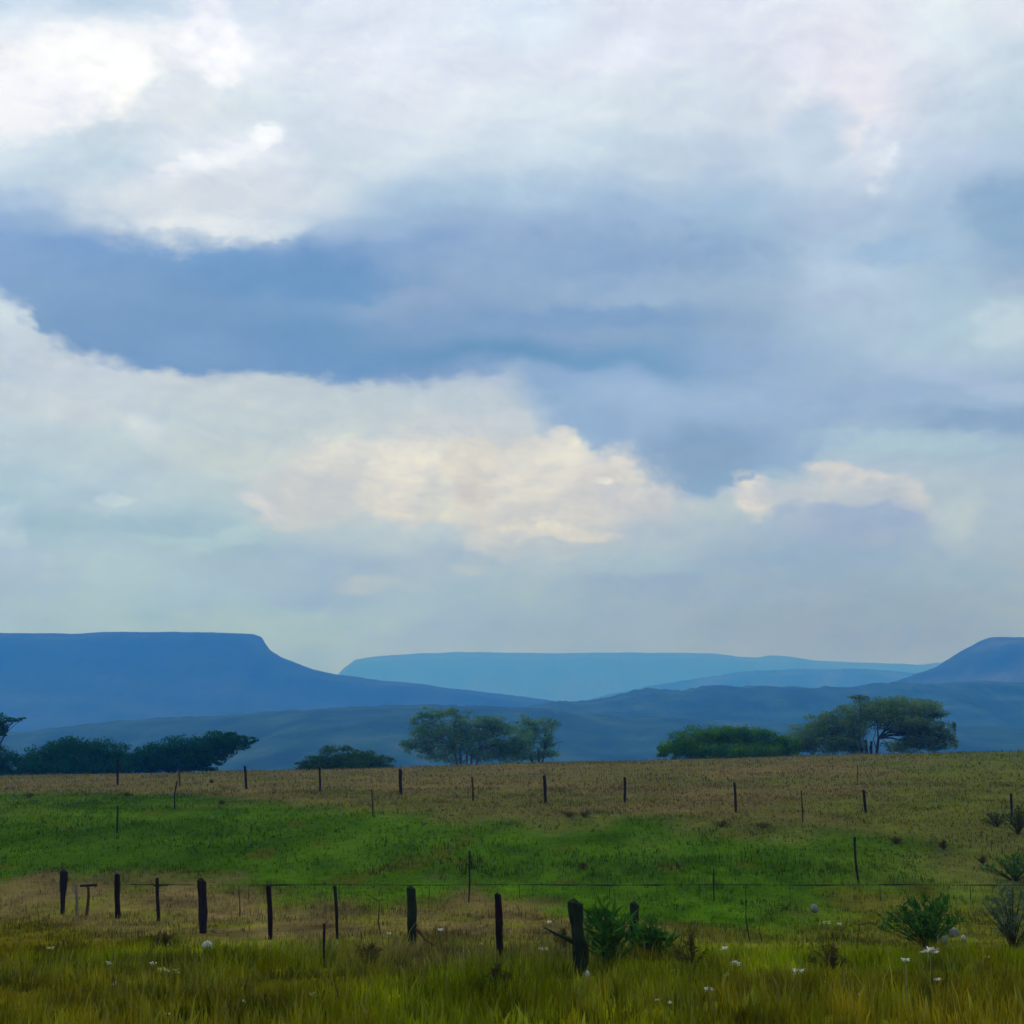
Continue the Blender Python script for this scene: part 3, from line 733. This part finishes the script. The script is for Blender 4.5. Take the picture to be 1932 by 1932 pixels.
def flower(px, py, size, label, mat, stem=18, wide=1.0, group='white wild flowers in the grass'):
    base = hit(px + random.uniform(-2, 2), min(py + stem, 1931)); k = base.y / F
    root = empty('wild_flower', base); tag(root, label, 'flower', group)
    top = at(px, py, base.y) - base
    top.z = max(top.z, .1)
    m = MB(); m.tube([Vector((0, 0, -.03)), top * .5 + Vector((.01, 0, 0)), top], [.006, .005, .004], 5, 0)
    m.build('stem', M_STRAW if mat is M_PETAL else M_DRY, root)
    h = MB(); s = size * k * 1.4
    for i in range(16):
        a = random.uniform(0, 6.28)
        d = Vector((math.cos(a) * wide, math.sin(a), random.uniform(-.1, .9)))
        h.leaf(top, d, s * .6 * random.uniform(.7, 1.1) * (d.length ** .5), s * .42, Vector((random.uniform(-1, 1), random.uniform(-1, 1), 1)))
    h.build('flower_head', mat, root)

FL = [
 (94, 1791, 9, 'cream flower at left above the dull stone', M_PETALY, 1.3),
 (206, 1819, 9, 'small white flower below the round-headed post', M_PETAL, 1),
 (289, 1820, 10, 'small white flower left of the long cream flower', M_PETAL, 1),
 (318, 1834, 18, 'long cream flower spray lying level in the left foreground', M_PETALY, 2.2),
 (217, 1858, 9, 'pale flower low in the left foreground under the small white one', M_PETAL, .8),
 (461, 1890, 8, 'thin upright pale flower left of the bright white one', M_PETAL, .5),
 (590, 1878, 13, 'brightest white upright flower beside the dark stalks', M_PETAL, .8),
 (316, 1917, 7, 'small white flower near the bottom edge at left', M_PETAL, 1),
 (831, 1756, 8, 'small white flower right of the thick mossy post', M_PETAL, .9),
 (734, 1763, 8, 'cream flower at the foot of the forked bare stalk', M_PETALY, 1),
 (908, 1783, 9, 'dull cream flower left of the red-brown post', M_PETALY, .7),
 (930, 1840, 9, 'pale flower beside the short hooked stalk', M_PETAL, 1),
 (748, 1881, 8, 'cream flower low in the middle of the left foreground', M_PETALY, 1),
 (1036, 1741, 8, 'small white flower left of the broadest post, higher one', M_PETAL, .8),
 (1025, 1792, 12, 'white flower left of the broadest post, lower one', M_PETAL, 1.5),
 (1197, 1762, 9, 'white flower in front of the mossy post', M_PETAL, .8),
 (1271, 1834, 9, 'upright thin white flower right of the spiky shrub', M_PETAL, .4),
 (1366, 1791, 9, 'white flower above the large round white flower head', M_PETAL, 1.3),
 (1372, 1841, 9, 'dull flower just below the large round white flower head', M_PETALY, 1.2),
 (1266, 1893, 8, 'small pale flower left of the lower round flower head', M_PETAL, 1),
 (1240, 1888, 7, 'smaller pale flower, left of another just like it in the middle foreground', M_PETALY, 1),
 (1561, 1742, 9, 'cream flower in the olive grass, left of the tiny white one', M_PETALY, 1.3),
 (1583, 1745, 7, 'tiny bright white flower in the olive grass at right', M_PETAL, .9),
 (1508, 1836, 16, 'wide flat white flower spray in the right foreground', M_PETAL, 2.4),
 (1388, 1820, 15, 'round white flower head right of the brown weed clump', M_PETAL, 1.0),
 (1337, 1869, 14, 'round pale flower head, lower of the two large round ones', M_PETAL, .9),
 (1554, 1854, 8, 'small upright white flower right of the wide spray', M_PETAL, .5),
 (1625, 1877, 8, 'small pale flower low between the wide spray and the tall pale stem', M_PETAL, 1),
 (1859, 1896, 8, 'cream flower low in the right corner', M_PETALY, 1),
 (1900, 1713, 8, 'white flower in front of the grey-green shrub at the right edge', M_PETAL, .5),
 (1862, 1806, 6, 'tiny pale flower below the grey-green shrub', M_PETAL, 1),
]
for px, py, s, lab, mt, wd in FL:
    flower(px, py, s, lab, mt, wide=wd)
def tall_flower(px, py, bx, by, s, label, mat, wide):
    flower(px, py, s, label, mat, stem=by - py, wide=wide)
tall_flower(1709, 1813, 1714, 1921, 11, 'tall pale-stemmed white flower reaching nearly to the bottom edge', M_PETAL, 1.1)
tall_flower(1755, 1796, 1762, 1880, 18, 'tall drooping cream flower below the leafy shrub', M_PETAL, 1.6)
tall_flower(1769, 1849, 1775, 1890, 9, 'small white flower on a side stem right of the tall drooping one', M_PETAL, 1.1)

# ------------------------------------------------------------------ haze
HZ_D, HZ_C = 4.7e-4, (0.050, 0.25, 1.0)
HZ_TOP = 790.0
HZ_BOT = -16.0
def build_haze():
    x, y0, y1 = 12000.0, -2000.0, 13500.0
    V = [(-x, y0, HZ_BOT), (x, y0, HZ_BOT), (x, y1, HZ_BOT), (-x, y1, HZ_BOT), (-x, y0, HZ_TOP), (x, y0, HZ_TOP), (x, y1, HZ_TOP), (-x, y1, HZ_TOP)]
    Fc = [(0, 3, 2, 1), (4, 5, 6, 7), (0, 1, 5, 4), (1, 2, 6, 5), (2, 3, 7, 6), (3, 0, 4, 7)]
    m, nt, out = new_mat('haze')
    v = nt.nodes.new('ShaderNodeVolumePrincipled')
    v.inputs['Color'].default_value = (*HZ_C, 1); v.inputs['Density'].default_value = HZ_D
    v.inputs['Absorption Color'].default_value = (1, 1, 1, 1)
    v.inputs['Anisotropy'].default_value = 0.2
    nt.links.new(v.outputs[0], out.inputs['Volume'])
    o = mesh_obj('haze', V, Fc, m); tag(o, kind='stuff')
build_haze()

# ------------------------------------------------------------------ sky (clouds as a function of direction)
def lin(c):
    c = np.array(c, float) / 255
    return np.where(c <= .04045, c / 12.92, ((c + .055) / 1.055) ** 2.4)
HZ_L = np.array([0.47, 0.50, 0.60])          # light scattered into a long path
def comp(c, py):
    """radiance beyond the haze that reads as colour c through it"""
    el = math.atan(max(rowtan(py), .02))
    L = min((HZ_TOP - EYE) / math.sin(el), 13000)
    T = np.exp(-HZ_D * np.array(HZ_C) * L)
    return tuple(np.clip((lin(c) - HZ_L * (1 - T)) / T, .02, 4))

def build_world():
    w = bpy.data.worlds.new('World'); scene.world = w; w.use_nodes = True
    nt = w.node_tree; nt.nodes.clear(); N, L = nt.nodes, nt.links
    out = N.new('ShaderNodeOutputWorld')
    def math_(op, a, b=None, clamp=False):
        n = N.new('ShaderNodeMath'); n.operation = op; n.use_clamp = clamp
        for i, v in enumerate((a, b)):
            if v is None: continue
            if isinstance(v, (int, float)): n.inputs[i].default_value = v
            else: L.new(v, n.inputs[i])
        return n.outputs[0]
    tc = N.new('ShaderNodeTexCoord'); D = tc.outputs['Generated']
    def noise(scale, detail, rough=.55, vec=D, out_='Fac', dist=0):
        n = N.new('ShaderNodeTexNoise'); n.inputs['Scale'].default_value = scale; n.inputs['Detail'].default_value = detail
        n.inputs['Roughness'].default_value = rough; n.inputs['Distortion'].default_value = dist
        L.new(vec, n.inputs['Vector']); return n.outputs[out_]
    # gently warp the direction
    mp0 = N.new('ShaderNodeMapping'); mp0.inputs['Scale'].default_value = (1, 1, 1.7); L.new(D, mp0.inputs['Vector'])
    DS = mp0.outputs[0]
    def warped(vec, scale, amp, det):
        c = noise(scale, det, .55, DS, 'Color')
        s = N.new('ShaderNodeVectorMath'); s.operation = 'SUBTRACT'; L.new(c, s.inputs[0]); s.inputs[1].default_value = (.5, .5, .5)
        m = N.new('ShaderNodeVectorMath'); m.operation = 'SCALE'; L.new(s.outputs[0], m.inputs[0]); m.inputs['Scale'].default_value = amp
        a = N.new('ShaderNodeVectorMath'); a.operation = 'ADD'; L.new(vec, a.inputs[0]); L.new(m.outputs[0], a.inputs[1])
        return a.outputs[0]
    def uv(vec):
        sp = N.new('ShaderNodeSeparateXYZ'); L.new(vec, sp.inputs[0])
        y = math_('MAXIMUM', math_('ABSOLUTE', sp.outputs[1]), .3)
        return math_('DIVIDE', sp.outputs[0], y), math_('DIVIDE', sp.outputs[2], y)
    U, V = uv(warped(D, 7.0, .075, 5.0))
    Uc, Vc = uv(warped(warped(warped(D, 9.0, .035, 3.0), 34.0, .024, 6.0), 95.0, .010, 4.0))
    def pu(px, py):
        d = direction(px, py); return d.x / d.y
    URANGE = .75
    XS = [0, 200, 400, 600, 800, 1000, 1200, 1400, 1600, 1800, 1932]
    un = math_('DIVIDE', math_('ADD', U, URANGE), 2 * URANGE)
    def grid(rows, vsock):
        prev = None; pv = None
        for y, cols in rows:
            r = N.new('ShaderNodeValToRGB'); cr = r.color_ramp; cr.interpolation = 'EASE'
            while len(cr.elements) > 1: cr.elements.remove(cr.elements[0])
            for i, (x, c) in enumerate(zip(XS, cols)):
                p = (pu(x, y) + URANGE) / (2 * URANGE)
                e = cr.elements[0] if i == 0 else cr.elements.new(p)
                e.position = p; e.color = (*comp(c, y), 1)
            L.new(un, r.inputs[0])
            v = rowtan(y)
            if prev is None: prev, pv = r.outputs[0], v; continue
            mr = N.new('ShaderNodeMapRange'); mr.interpolation_type = 'SMOOTHSTEP'
            mr.inputs[1].default_value = pv; mr.inputs[2].default_value = v
            L.new(vsock, mr.inputs[0])
            mx = N.new('ShaderNodeMix'); mx.data_type = 'RGBA'
            L.new(mr.outputs[0], mx.inputs[0]); L.new(prev, mx.inputs[6]); L.new(r.outputs[0], mx.inputs[7])
            prev, pv = mx.outputs[2], v
        return prev
    UP = [
     (0, [(200,220,235),(195,215,230),(225,235,245),(222,230,240),(225,232,242),(222,235,245),(228,232,242),(225,230,240),(232,235,242),(225,235,240),(228,232,240)]),
     (100, [(238,240,245),(250,250,250),(245,247,250),(222,228,238),(228,234,244),(224,230,240),(232,236,246),(222,228,238),(232,232,240),(222,232,240),(205,220,230)]),
     (200, [(244,246,250),(218,226,234),(215,225,230),(218,228,236),(224,230,238),(218,228,235),(215,225,232),(212,222,232),(228,230,238),(200,215,228),(188,208,222)]),
     (300, [(212,226,235),(200,216,226),(226,232,238),(205,218,228),(215,226,234),(208,222,232),(195,212,225),(190,205,222),(208,222,235),(190,205,226),(180,200,222)]),
     (380, [(165,190,220),(188,206,224),(214,223,230),(200,214,226),(170,195,218),(170,195,218),(160,186,215),(160,188,215),(185,202,222),(172,195,218),(145,175,205)]),
     (430, [(135,168,210),(160,186,214),(195,208,222),(165,188,216),(148,177,210),(150,177,210),(150,177,211),(155,185,212),(172,192,218),(165,192,218),(138,170,200)]),
     (480, [(125,160,208),(115,155,205),(110,155,205),(110,152,202),(132,164,206),(146,173,209),(150,177,211),(155,182,211),(172,198,220),(165,190,215),(145,175,208)]),
     (560, [(120,158,205),(115,155,203),(108,150,200),(112,155,203),(135,164,204),(138,169,207),(145,175,209),(150,178,209),(170,192,220),(165,195,218),(160,185,212)]),
     (620, [(118,155,200),(112,152,200),(108,150,200),(100,148,198),(122,157,202),(126,160,203),(131,164,204),(139,169,205),(165,192,218),(172,200,220),(185,210,220)]),
     (690, [(115,152,200),(112,152,200),(112,152,202),(105,150,200),(102,148,195),(98,148,195),(110,155,200),(140,170,210),(155,182,214),(170,195,218),(170,195,218)]),
     (735, [(115,152,200),(112,152,200),(112,152,202),(105,150,200),(120,155,200),(138,170,208),(150,178,215),(152,180,215),(152,178,212),(155,182,215),(155,182,212)]),
     (830, [(140,172,205),(140,172,205),(140,172,205),(140,172,205),(145,175,208),(148,178,210),(142,170,208),(145,172,208),(148,174,208),(150,175,208),(150,175,205)]),
     (920, [(138,168,205)] * 7 + [(138,170,206)] + [(150,175,208)] * 3)]
    LO = [
     (600, [(205,218,228),(200,212,222)] + [(195,208,218)] * 9),
     (700, [(192,205,218),(196,206,218),(195,205,212),(188,200,212),(185,198,212),(180,195,212),(172,192,214),(165,188,214),(165,188,214),(165,188,214),(165,188,214)]),
     (780, [(190,205,218),(195,208,218),(190,205,212),(192,203,210),(188,200,211),(190,201,213),(172,190,212),(160,185,212),(160,185,212),(160,185,212),(160,185,212)]),
     (850, [(180,200,215),(188,205,215),(195,206,210),(198,206,212),(202,207,212),(200,206,212),(180,195,212),(165,188,212),(168,192,212),(165,190,210),(165,188,210)]),
     (930, [(170,195,212),(180,200,215),(185,203,213),(198,205,213),(203,206,208),(200,204,210),(190,200,210),(178,195,208),(180,196,212),(176,192,210),(172,190,210)]),
     (1000, [(160,190,208),(165,190,212),(165,192,208),(178,196,210),(188,202,212),(190,202,211),(182,195,210),(165,185,208),(158,180,208),(160,180,208),(170,188,208)]),
     (1070, [(170,190,215),(170,195,212),(160,185,208),(158,182,210),(165,185,208),(172,190,208),(165,188,208),(155,178,205),(150,175,205),(158,180,205),(162,182,205)]),
     (1140, [(160,185,210),(165,192,210),(160,188,212),(155,180,210),(160,185,208),(162,185,205),(158,180,205),(150,172,200),(150,172,200),(152,172,200),(158,178,200)]),
     (1220, [(165,190,210),(165,190,210),(162,188,210),(160,185,208),(158,182,208),(154,178,205),(152,176,204),(150,172,200),(148,170,198),(150,170,198),(155,175,198)]),
     (1400, [(155,182,208)] * 11)]
    def grey(rows):
        o = []
        for y, cs in rows:
            k = .16 * max(0.0, 1 - abs(y - 590) / 260)
            o.append((y, [tuple(a + (sum(c) / 3 - a) * k for a in c) for c in cs]))
        return o
    up = grid(grey(UP), V); lo = grid(LO, V)
    # lower edge of the dark cloud deck
    EDGE = [(-300, 520), (0, 572), (40, 600), (75, 645), (130, 665), (250, 680), (330, 692), (375, 716), (450, 713), (700, 711), (900, 712), (975, 718),
            (1005, 765), (1095, 848), (1190, 890), (1290, 926), (1390, 924), (1430, 900), (1530, 882), (1545, 830), (1700, 822), (1932, 815), (2300, 800)]
    un2 = math_('DIVIDE', math_('ADD', Uc, URANGE), 2 * URANGE)
    fc = N.new('ShaderNodeFloatCurve'); cv = fc.mapping.curves[0]
    fc.mapping.use_clip = False
    lo_v, hi_v = rowtan(1000), rowtan(400)
    pts = [((pu(x, y) + URANGE) / (2 * URANGE), (rowtan(y) - lo_v) / (hi_v - lo_v)) for x, y in EDGE]
    cv.points[0].location = pts[0]; cv.points[1].location = pts[-1]
    for p in pts[1:-1]: cv.points.new(*p)
    fc.mapping.update()
    L.new(un2, fc.inputs['Value'])
    ev = math_('ADD', math_('MULTIPLY', fc.outputs[0], hi_v - lo_v), lo_v)
    dv = math_('SUBTRACT', ev, Vc)
    # crispness varies along the edge
    n_f = noise(30, 8, .6, DS)
    cr = noise(9, 2)
    soft = N.new('ShaderNodeMapRange'); soft.inputs[1].default_value = .35; soft.inputs[2].default_value = .65
    soft.inputs[3].default_value = .004; soft.inputs[4].default_value = .016; L.new(cr, soft.inputs[0])
    sr = N.new('ShaderNodeValToRGB'); sr.color_ramp.interpolation = 'EASE'
    while len(sr.color_ramp.elements) > 1: sr.color_ramp.elements.remove(sr.color_ramp.elements[0])
    for i, (x, v_) in enumerate([(0, .25), (60, .1), (400, .08), (930, .12), (1020, .9), (1090, .5), (1150, .1), (1400, .08), (1500, .3), (1600, 1.0), (1932, 1.0)]):
        p_ = (pu(x, 750) + URANGE) / (2 * URANGE)
        e_ = sr.color_ramp.elements[0] if i == 0 else sr.color_ramp.elements.new(p_)
        e_.position = p_; e_.color = (v_, v_, v_, 1)
    L.new(un2, sr.inputs[0])
    sw = math_('ADD', math_('MULTIPLY', sr.outputs[0], .055), .001)
    q = math_('ADD', math_('DIVIDE', math_('ADD', dv, math_('MULTIPLY', math_('SUBTRACT', n_f, .5), .022)), math_('ADD', sw, soft.outputs[0])), .5, True)
    sm = N.new('ShaderNodeMapRange'); sm.interpolation_type = 'SMOOTHSTEP'; L.new(q, sm.inputs[0])
    mx = N.new('ShaderNodeMix'); mx.data_type = 'RGBA'; L.new(sm.outputs[0], mx.inputs[0]); L.new(up, mx.inputs[6]); L.new(lo, mx.inputs[7])
    col = mx.outputs[2]
    # individual clouds
    cmb = N.new('ShaderNodeCombineXYZ'); L.new(Uc, cmb.inputs[0]); L.new(Vc, cmb.inputs[1])
    n_e = noise(22, 9, .68, DS, dist=.25); n_e2 = noise(60, 7, .62, DS)
    ne = math_('ADD', math_('MULTIPLY', math_('SUBTRACT', n_e, .5), 1.7), math_('MULTIPLY', math_('SUBTRACT', n_e2, .5), .7))
    vo = N.new('ShaderNodeTexVoronoi'); vo.feature = 'F1'; vo.inputs['Scale'].default_value = 20; vo.inputs['Detail'].default_value = 3.5
    vo.inputs['Roughness'].default_value = .6; vo.inputs['Lacunarity'].default_value = 2.3; vo.normalize = True
    L.new(warped(D, 30.0, .02, 3.0), vo.inputs['Vector'])
    nc = math_('ADD', math_('MULTIPLY', math_('SUBTRACT', .34, vo.outputs['Distance']), 1.5), math_('MULTIPLY', ne, .45))
    BL = [
     (190, 108, 180, 66, 0, (255,255,253), .8, .45), (250, 150, 90, 66, 0, (255,255,251), .75, .45), (412, 88, 70, 95, 10, (250,251,254), .65, .4),
     (55, 190, 140, 62, 5, (248,249,252), .85, .45), (330, 180, 90, 60, 0, (222,228,234), .9, .4), (200,330,190,40,0,(196,214,226),1.0,.5),
     (430, 320, 170, 75, 10, (226,232,239), 1.0, .4), (425, 288, 105, 36, 20, (238,241,246), .85, .3), (350, 312, 55, 26, 30, (246,248,251), .85, .3), (490, 258, 34, 28, 20, (250,252,254), .8, .2), (440, 280, 60, 22, 25, (243,246,250), .9, .2), (486, 276, 18, 20, 0, (249,251,253), .7, .25),
     (385, 385, 240, 75, 0, (214,221,228), 1.0, .35), (500, 425, 100, 22, 3, (203,216,227), .9, .3), (395, 424, 140, 18, 0, (220,226,232), .8, .3),
     (1615, 200, 60, 120, -12, (234,233,240), .9, .5), (1655, 290, 38, 60, -15, (218,226,238), .7, .4), (1510, 120, 50, 45, 0, (236,237,246), .8, .4),
     (1540, 270, 70, 80, 0, (196,212,227), 1.0, .3), (1890, 400, 90, 60, 0, (140,170,202), .9, .5),
     (380, 655, 90, 40, -10, (120,155,198), 1.0, .5), (1090, 600, 260, 30, 0, (126,158,198), 1.0, .5), (1150, 480, 330, 60, 0, (140,168,202), 1.0, .5), (1330, 860, 130, 60, 0, (134,163,198), 1.0, .4), (560, 520, 230, 40, 0, (108,149,194), 1.0, .5),
     (1600, 500, 90, 45, 0, (180,200,222), 1.0, .5), (1900, 610, 75, 60, 20, (190,209,222), 1.0, .5), (1700, 480, 150, 30, 0, (160,188,216), 1.0, .5), (1850, 720, 190, 22, -8, (170,190,218), 1.0, .5),
     (1860, 780, 170, 22, 0, (140,168,202), 1.0, .5), (1720, 835, 190, 26, 0, (170,195,213), 1.0, .4),
     (270, 795, 44, 26, -20, (203,214,222), 1.0, .3), (130, 750, 170, 40, 0, (198,208,218), .9, .5), (210, 935, 30, 16, 0, (192,210,222), .7, .4), (15, 1000, 45, 45, 0, (186,206,222), .7, .5),
     (230, 990, 260, 30, 0, (160,188,208), 1.0, .5), (350, 1015, 180, 14, 0, (172,198,212), 1.0, .4),
     (610, 925, 150, 80, 8, (202,205,210), .95, .45), (480, 945, 45, 18, -30, (212,212,218), 1.0, .4), (640, 880, 125, 48, 8, (207,208,210), .7, .4),
     (1000, 915, 250, 86, 0, (205,205,209), .6, .35), (800, 895, 118, 72, 0, (217,214,211), .44, .4), (765, 930, 100, 62, 0, (223,218,212), .6, .4), (850, 950, 90, 40, 0, (206,207,208), .7, .4),
     (890, 870, 60, 42, 0, (214,210,206), .3, .35), (905, 925, 45, 35, 0, (205,200,202), .8, .5),
     (1020, 880, 108, 64, 0, (213,211,210), .44, .4), (1140, 905, 68, 40, 0, (211,208,208), .44, .4), (1210, 935, 110, 40, 0, (202,203,210), .7, .35), (1130, 900, 22, 16, 0, (224,220,216), .6, .3),
     (1030, 1008, 130, 30, 0, (217,213,209), .6, .35), (950, 1018, 70, 22, 0, (205,206,210), .5, .4), (1040, 1040, 150, 20, 0, (186,196,208), .8, .4),
     (1425, 942, 50, 44, -15, (210,208,211), .65, .4), (1590, 903, 86, 32, -8, (207,206,210), .55, .4), (1690, 940, 90, 34, -28, (205,206,211), .7, .4), (1560, 935, 180, 30, 0, (190,198,210), .8, .4),
     (1620, 995, 150, 48, 0, (160,178,208), .8, .5), (1800, 960, 60, 80, 0, (182,198,210), .9, .5),
     (700, 1090, 60, 20, 0, (178,192,208), 1.0, .4), (880, 1070, 40, 14, 0, (180,194,208), 1.0, .4), (1350, 1120, 300, 30, 0, (152,174,204), 1.0, .4), (500, 1180, 260, 40, 0, (162,188,206), 1.0, .5)]
    relief_mask = None
    for (px, py, rx, ry, rot, c, soft_, amp) in BL:
        d = direction(px, py); u0, v0 = d.x / d.y, d.z / d.y
        sx = abs(pu(px + 50, py) - u0) / 50 * rx; sy = abs(rowtan(py - 20) - rowtan(py + 20)) / 40 * ry
        mp = N.new('ShaderNodeMapping'); mp.vector_type = 'TEXTURE'
        mp.inputs['Location'].default_value = (u0, v0, 0); mp.inputs['Rotation'].default_value = (0, 0, math.radians(rot))
        mp.inputs['Scale'].default_value = (sx * 1.35, sy * 1.35, 1)
        L.new(cmb.outputs[0], mp.inputs['Vector'])
        g = N.new('ShaderNodeTexGradient'); g.gradient_type = 'SPHERICAL'; L.new(mp.outputs[0], g.inputs[0])
        v = math_('ADD', g.outputs['Fac'], math_('MULTIPLY', nc if soft_ < .62 else ne, amp * 1.15))
        v = math_('MULTIPLY', v, math_('GREATER_THAN', g.outputs['Fac'], 0.0)) if False else v
        mr = N.new('ShaderNodeMapRange'); mr.interpolation_type = 'SMOOTHSTEP'
        mr.inputs[1].default_value = .26 - soft_ * .24; mr.inputs[2].default_value = .26 + soft_ * .45
        L.new(v, mr.inputs[0])
        g2 = N.new('ShaderNodeMapRange'); g2.inputs[2].default_value = .12; L.new(g.outputs['Fac'], g2.inputs[0])
        fac = math_('MULTIPLY', mr.outputs[0], g2.outputs[0])
        mx = N.new('ShaderNodeMix'); mx.data_type = 'RGBA'; L.new(fac, mx.inputs[0]); L.new(col, mx.inputs[6])
        mx.inputs[7].default_value = (*comp(c, py), 1); col = mx.outputs[2]
        if soft_ < .8 and min(c) > 195: relief_mask = fac if relief_mask is None else math_('MAXIMUM', relief_mask, fac)
    # billows: a height field lit from the upper left
    def shifted(vec, o):
        a = N.new('ShaderNodeVectorMath'); a.operation = 'ADD'; L.new(vec, a.inputs[0]); a.inputs[1].default_value = o; return a.outputs[0]
    DW = warped(DS, 12.0, .05, 3.0)
    def relief(scale, det, eps, rough):
        h1 = noise(scale, det, rough, DW); h2 = noise(scale, det, rough, shifted(DW, (-.45 * eps, 0, 1.1 * eps)))
        return math_('SUBTRACT', h1, h2)
    ra = relief(8.0, 9, .030, .62); rb = relief(24.0, 8, .010, .62)
    rel = math_('ADD', ra, rb)
    amp = math_('ADD', math_('MULTIPLY', relief_mask, .30), math_('ADD', math_('MULTIPLY', sm.outputs[0], .10), .36))
    nb = noise(5, 8, .6, DW)
    lobes = math_('MULTIPLY', math_('MULTIPLY', math_('SUBTRACT', .33, vo.outputs['Distance']), .30), relief_mask)
    gain = math_('ADD', math_('ADD', math_('ADD', lobes, math_('MULTIPLY', rel, amp)), math_('MULTIPLY', math_('SUBTRACT', nb, .5), .14)), 1.0)
    vm = N.new('ShaderNodeVectorMath'); vm.operation = 'SCALE'; L.new(col, vm.inputs[0]); L.new(gain, vm.inputs['Scale'])
    bgc = N.new('ShaderNodeBackground'); L.new(vm.outputs[0], bgc.inputs[0]); bgc.inputs[1].default_value = 1.0
    sky = N.new('ShaderNodeTexSky'); sky.sky_type = 'NISHITA'; sky.sun_disc = False
    sky.sun_elevation = math.radians(50); sky.sun_rotation = math.radians(-35)
    bgs = N.new('ShaderNodeBackground'); L.new(sky.outputs[0], bgs.inputs[0]); bgs.inputs[1].default_value = .08
    ms = N.new('ShaderNodeMixShader'); ms.inputs[0].default_value = .95
    L.new(bgs.outputs[0], ms.inputs[1]); L.new(bgc.outputs[0], ms.inputs[2]); L.new(ms.outputs[0], out.inputs['Surface'])
    w.cycles.sampling_method = 'MANUAL'; w.cycles.sample_map_resolution = 512
build_world()

sun = bpy.data.lights.new('sun', 'SUN'); sun.energy = 1.1; sun.angle = math.radians(18); sun.color = (1, .96, .9)
so = bpy.data.objects.new('sun', sun); C.objects.link(so)
az, el = math.radians(-35), math.radians(50)
dv = Vector((math.sin(az) * math.cos(el), math.cos(az) * math.cos(el), math.sin(el)))
so.rotation_euler = dv.to_track_quat('Z', 'Y').to_euler(); so.location = (0, 0, 100)

cam = bpy.data.cameras.new('camera'); cam.angle = HF; cam.sensor_fit = 'HORIZONTAL'
cam.clip_start = .1; cam.clip_end = 60000
co = bpy.data.objects.new('camera', cam); C.objects.link(co)
co.location = (0, 0, EYE); co.rotation_euler = (math.pi / 2 + PITCH, 0, 0)
scene.camera = co

scene.view_settings.view_transform = 'Standard'; scene.view_settings.look = 'None'
scene.view_settings.gamma = 1; scene.view_settings.exposure = 0
scene.view_settings.use_curve_mapping = False
cy = scene.cycles
cy.max_bounces = 5; cy.diffuse_bounces = 4; cy.glossy_bounces = 1; cy.transmission_bounces = 2; cy.transparent_max_bounces = 4
cy.volume_bounces = 1
cy.use_denoising = True
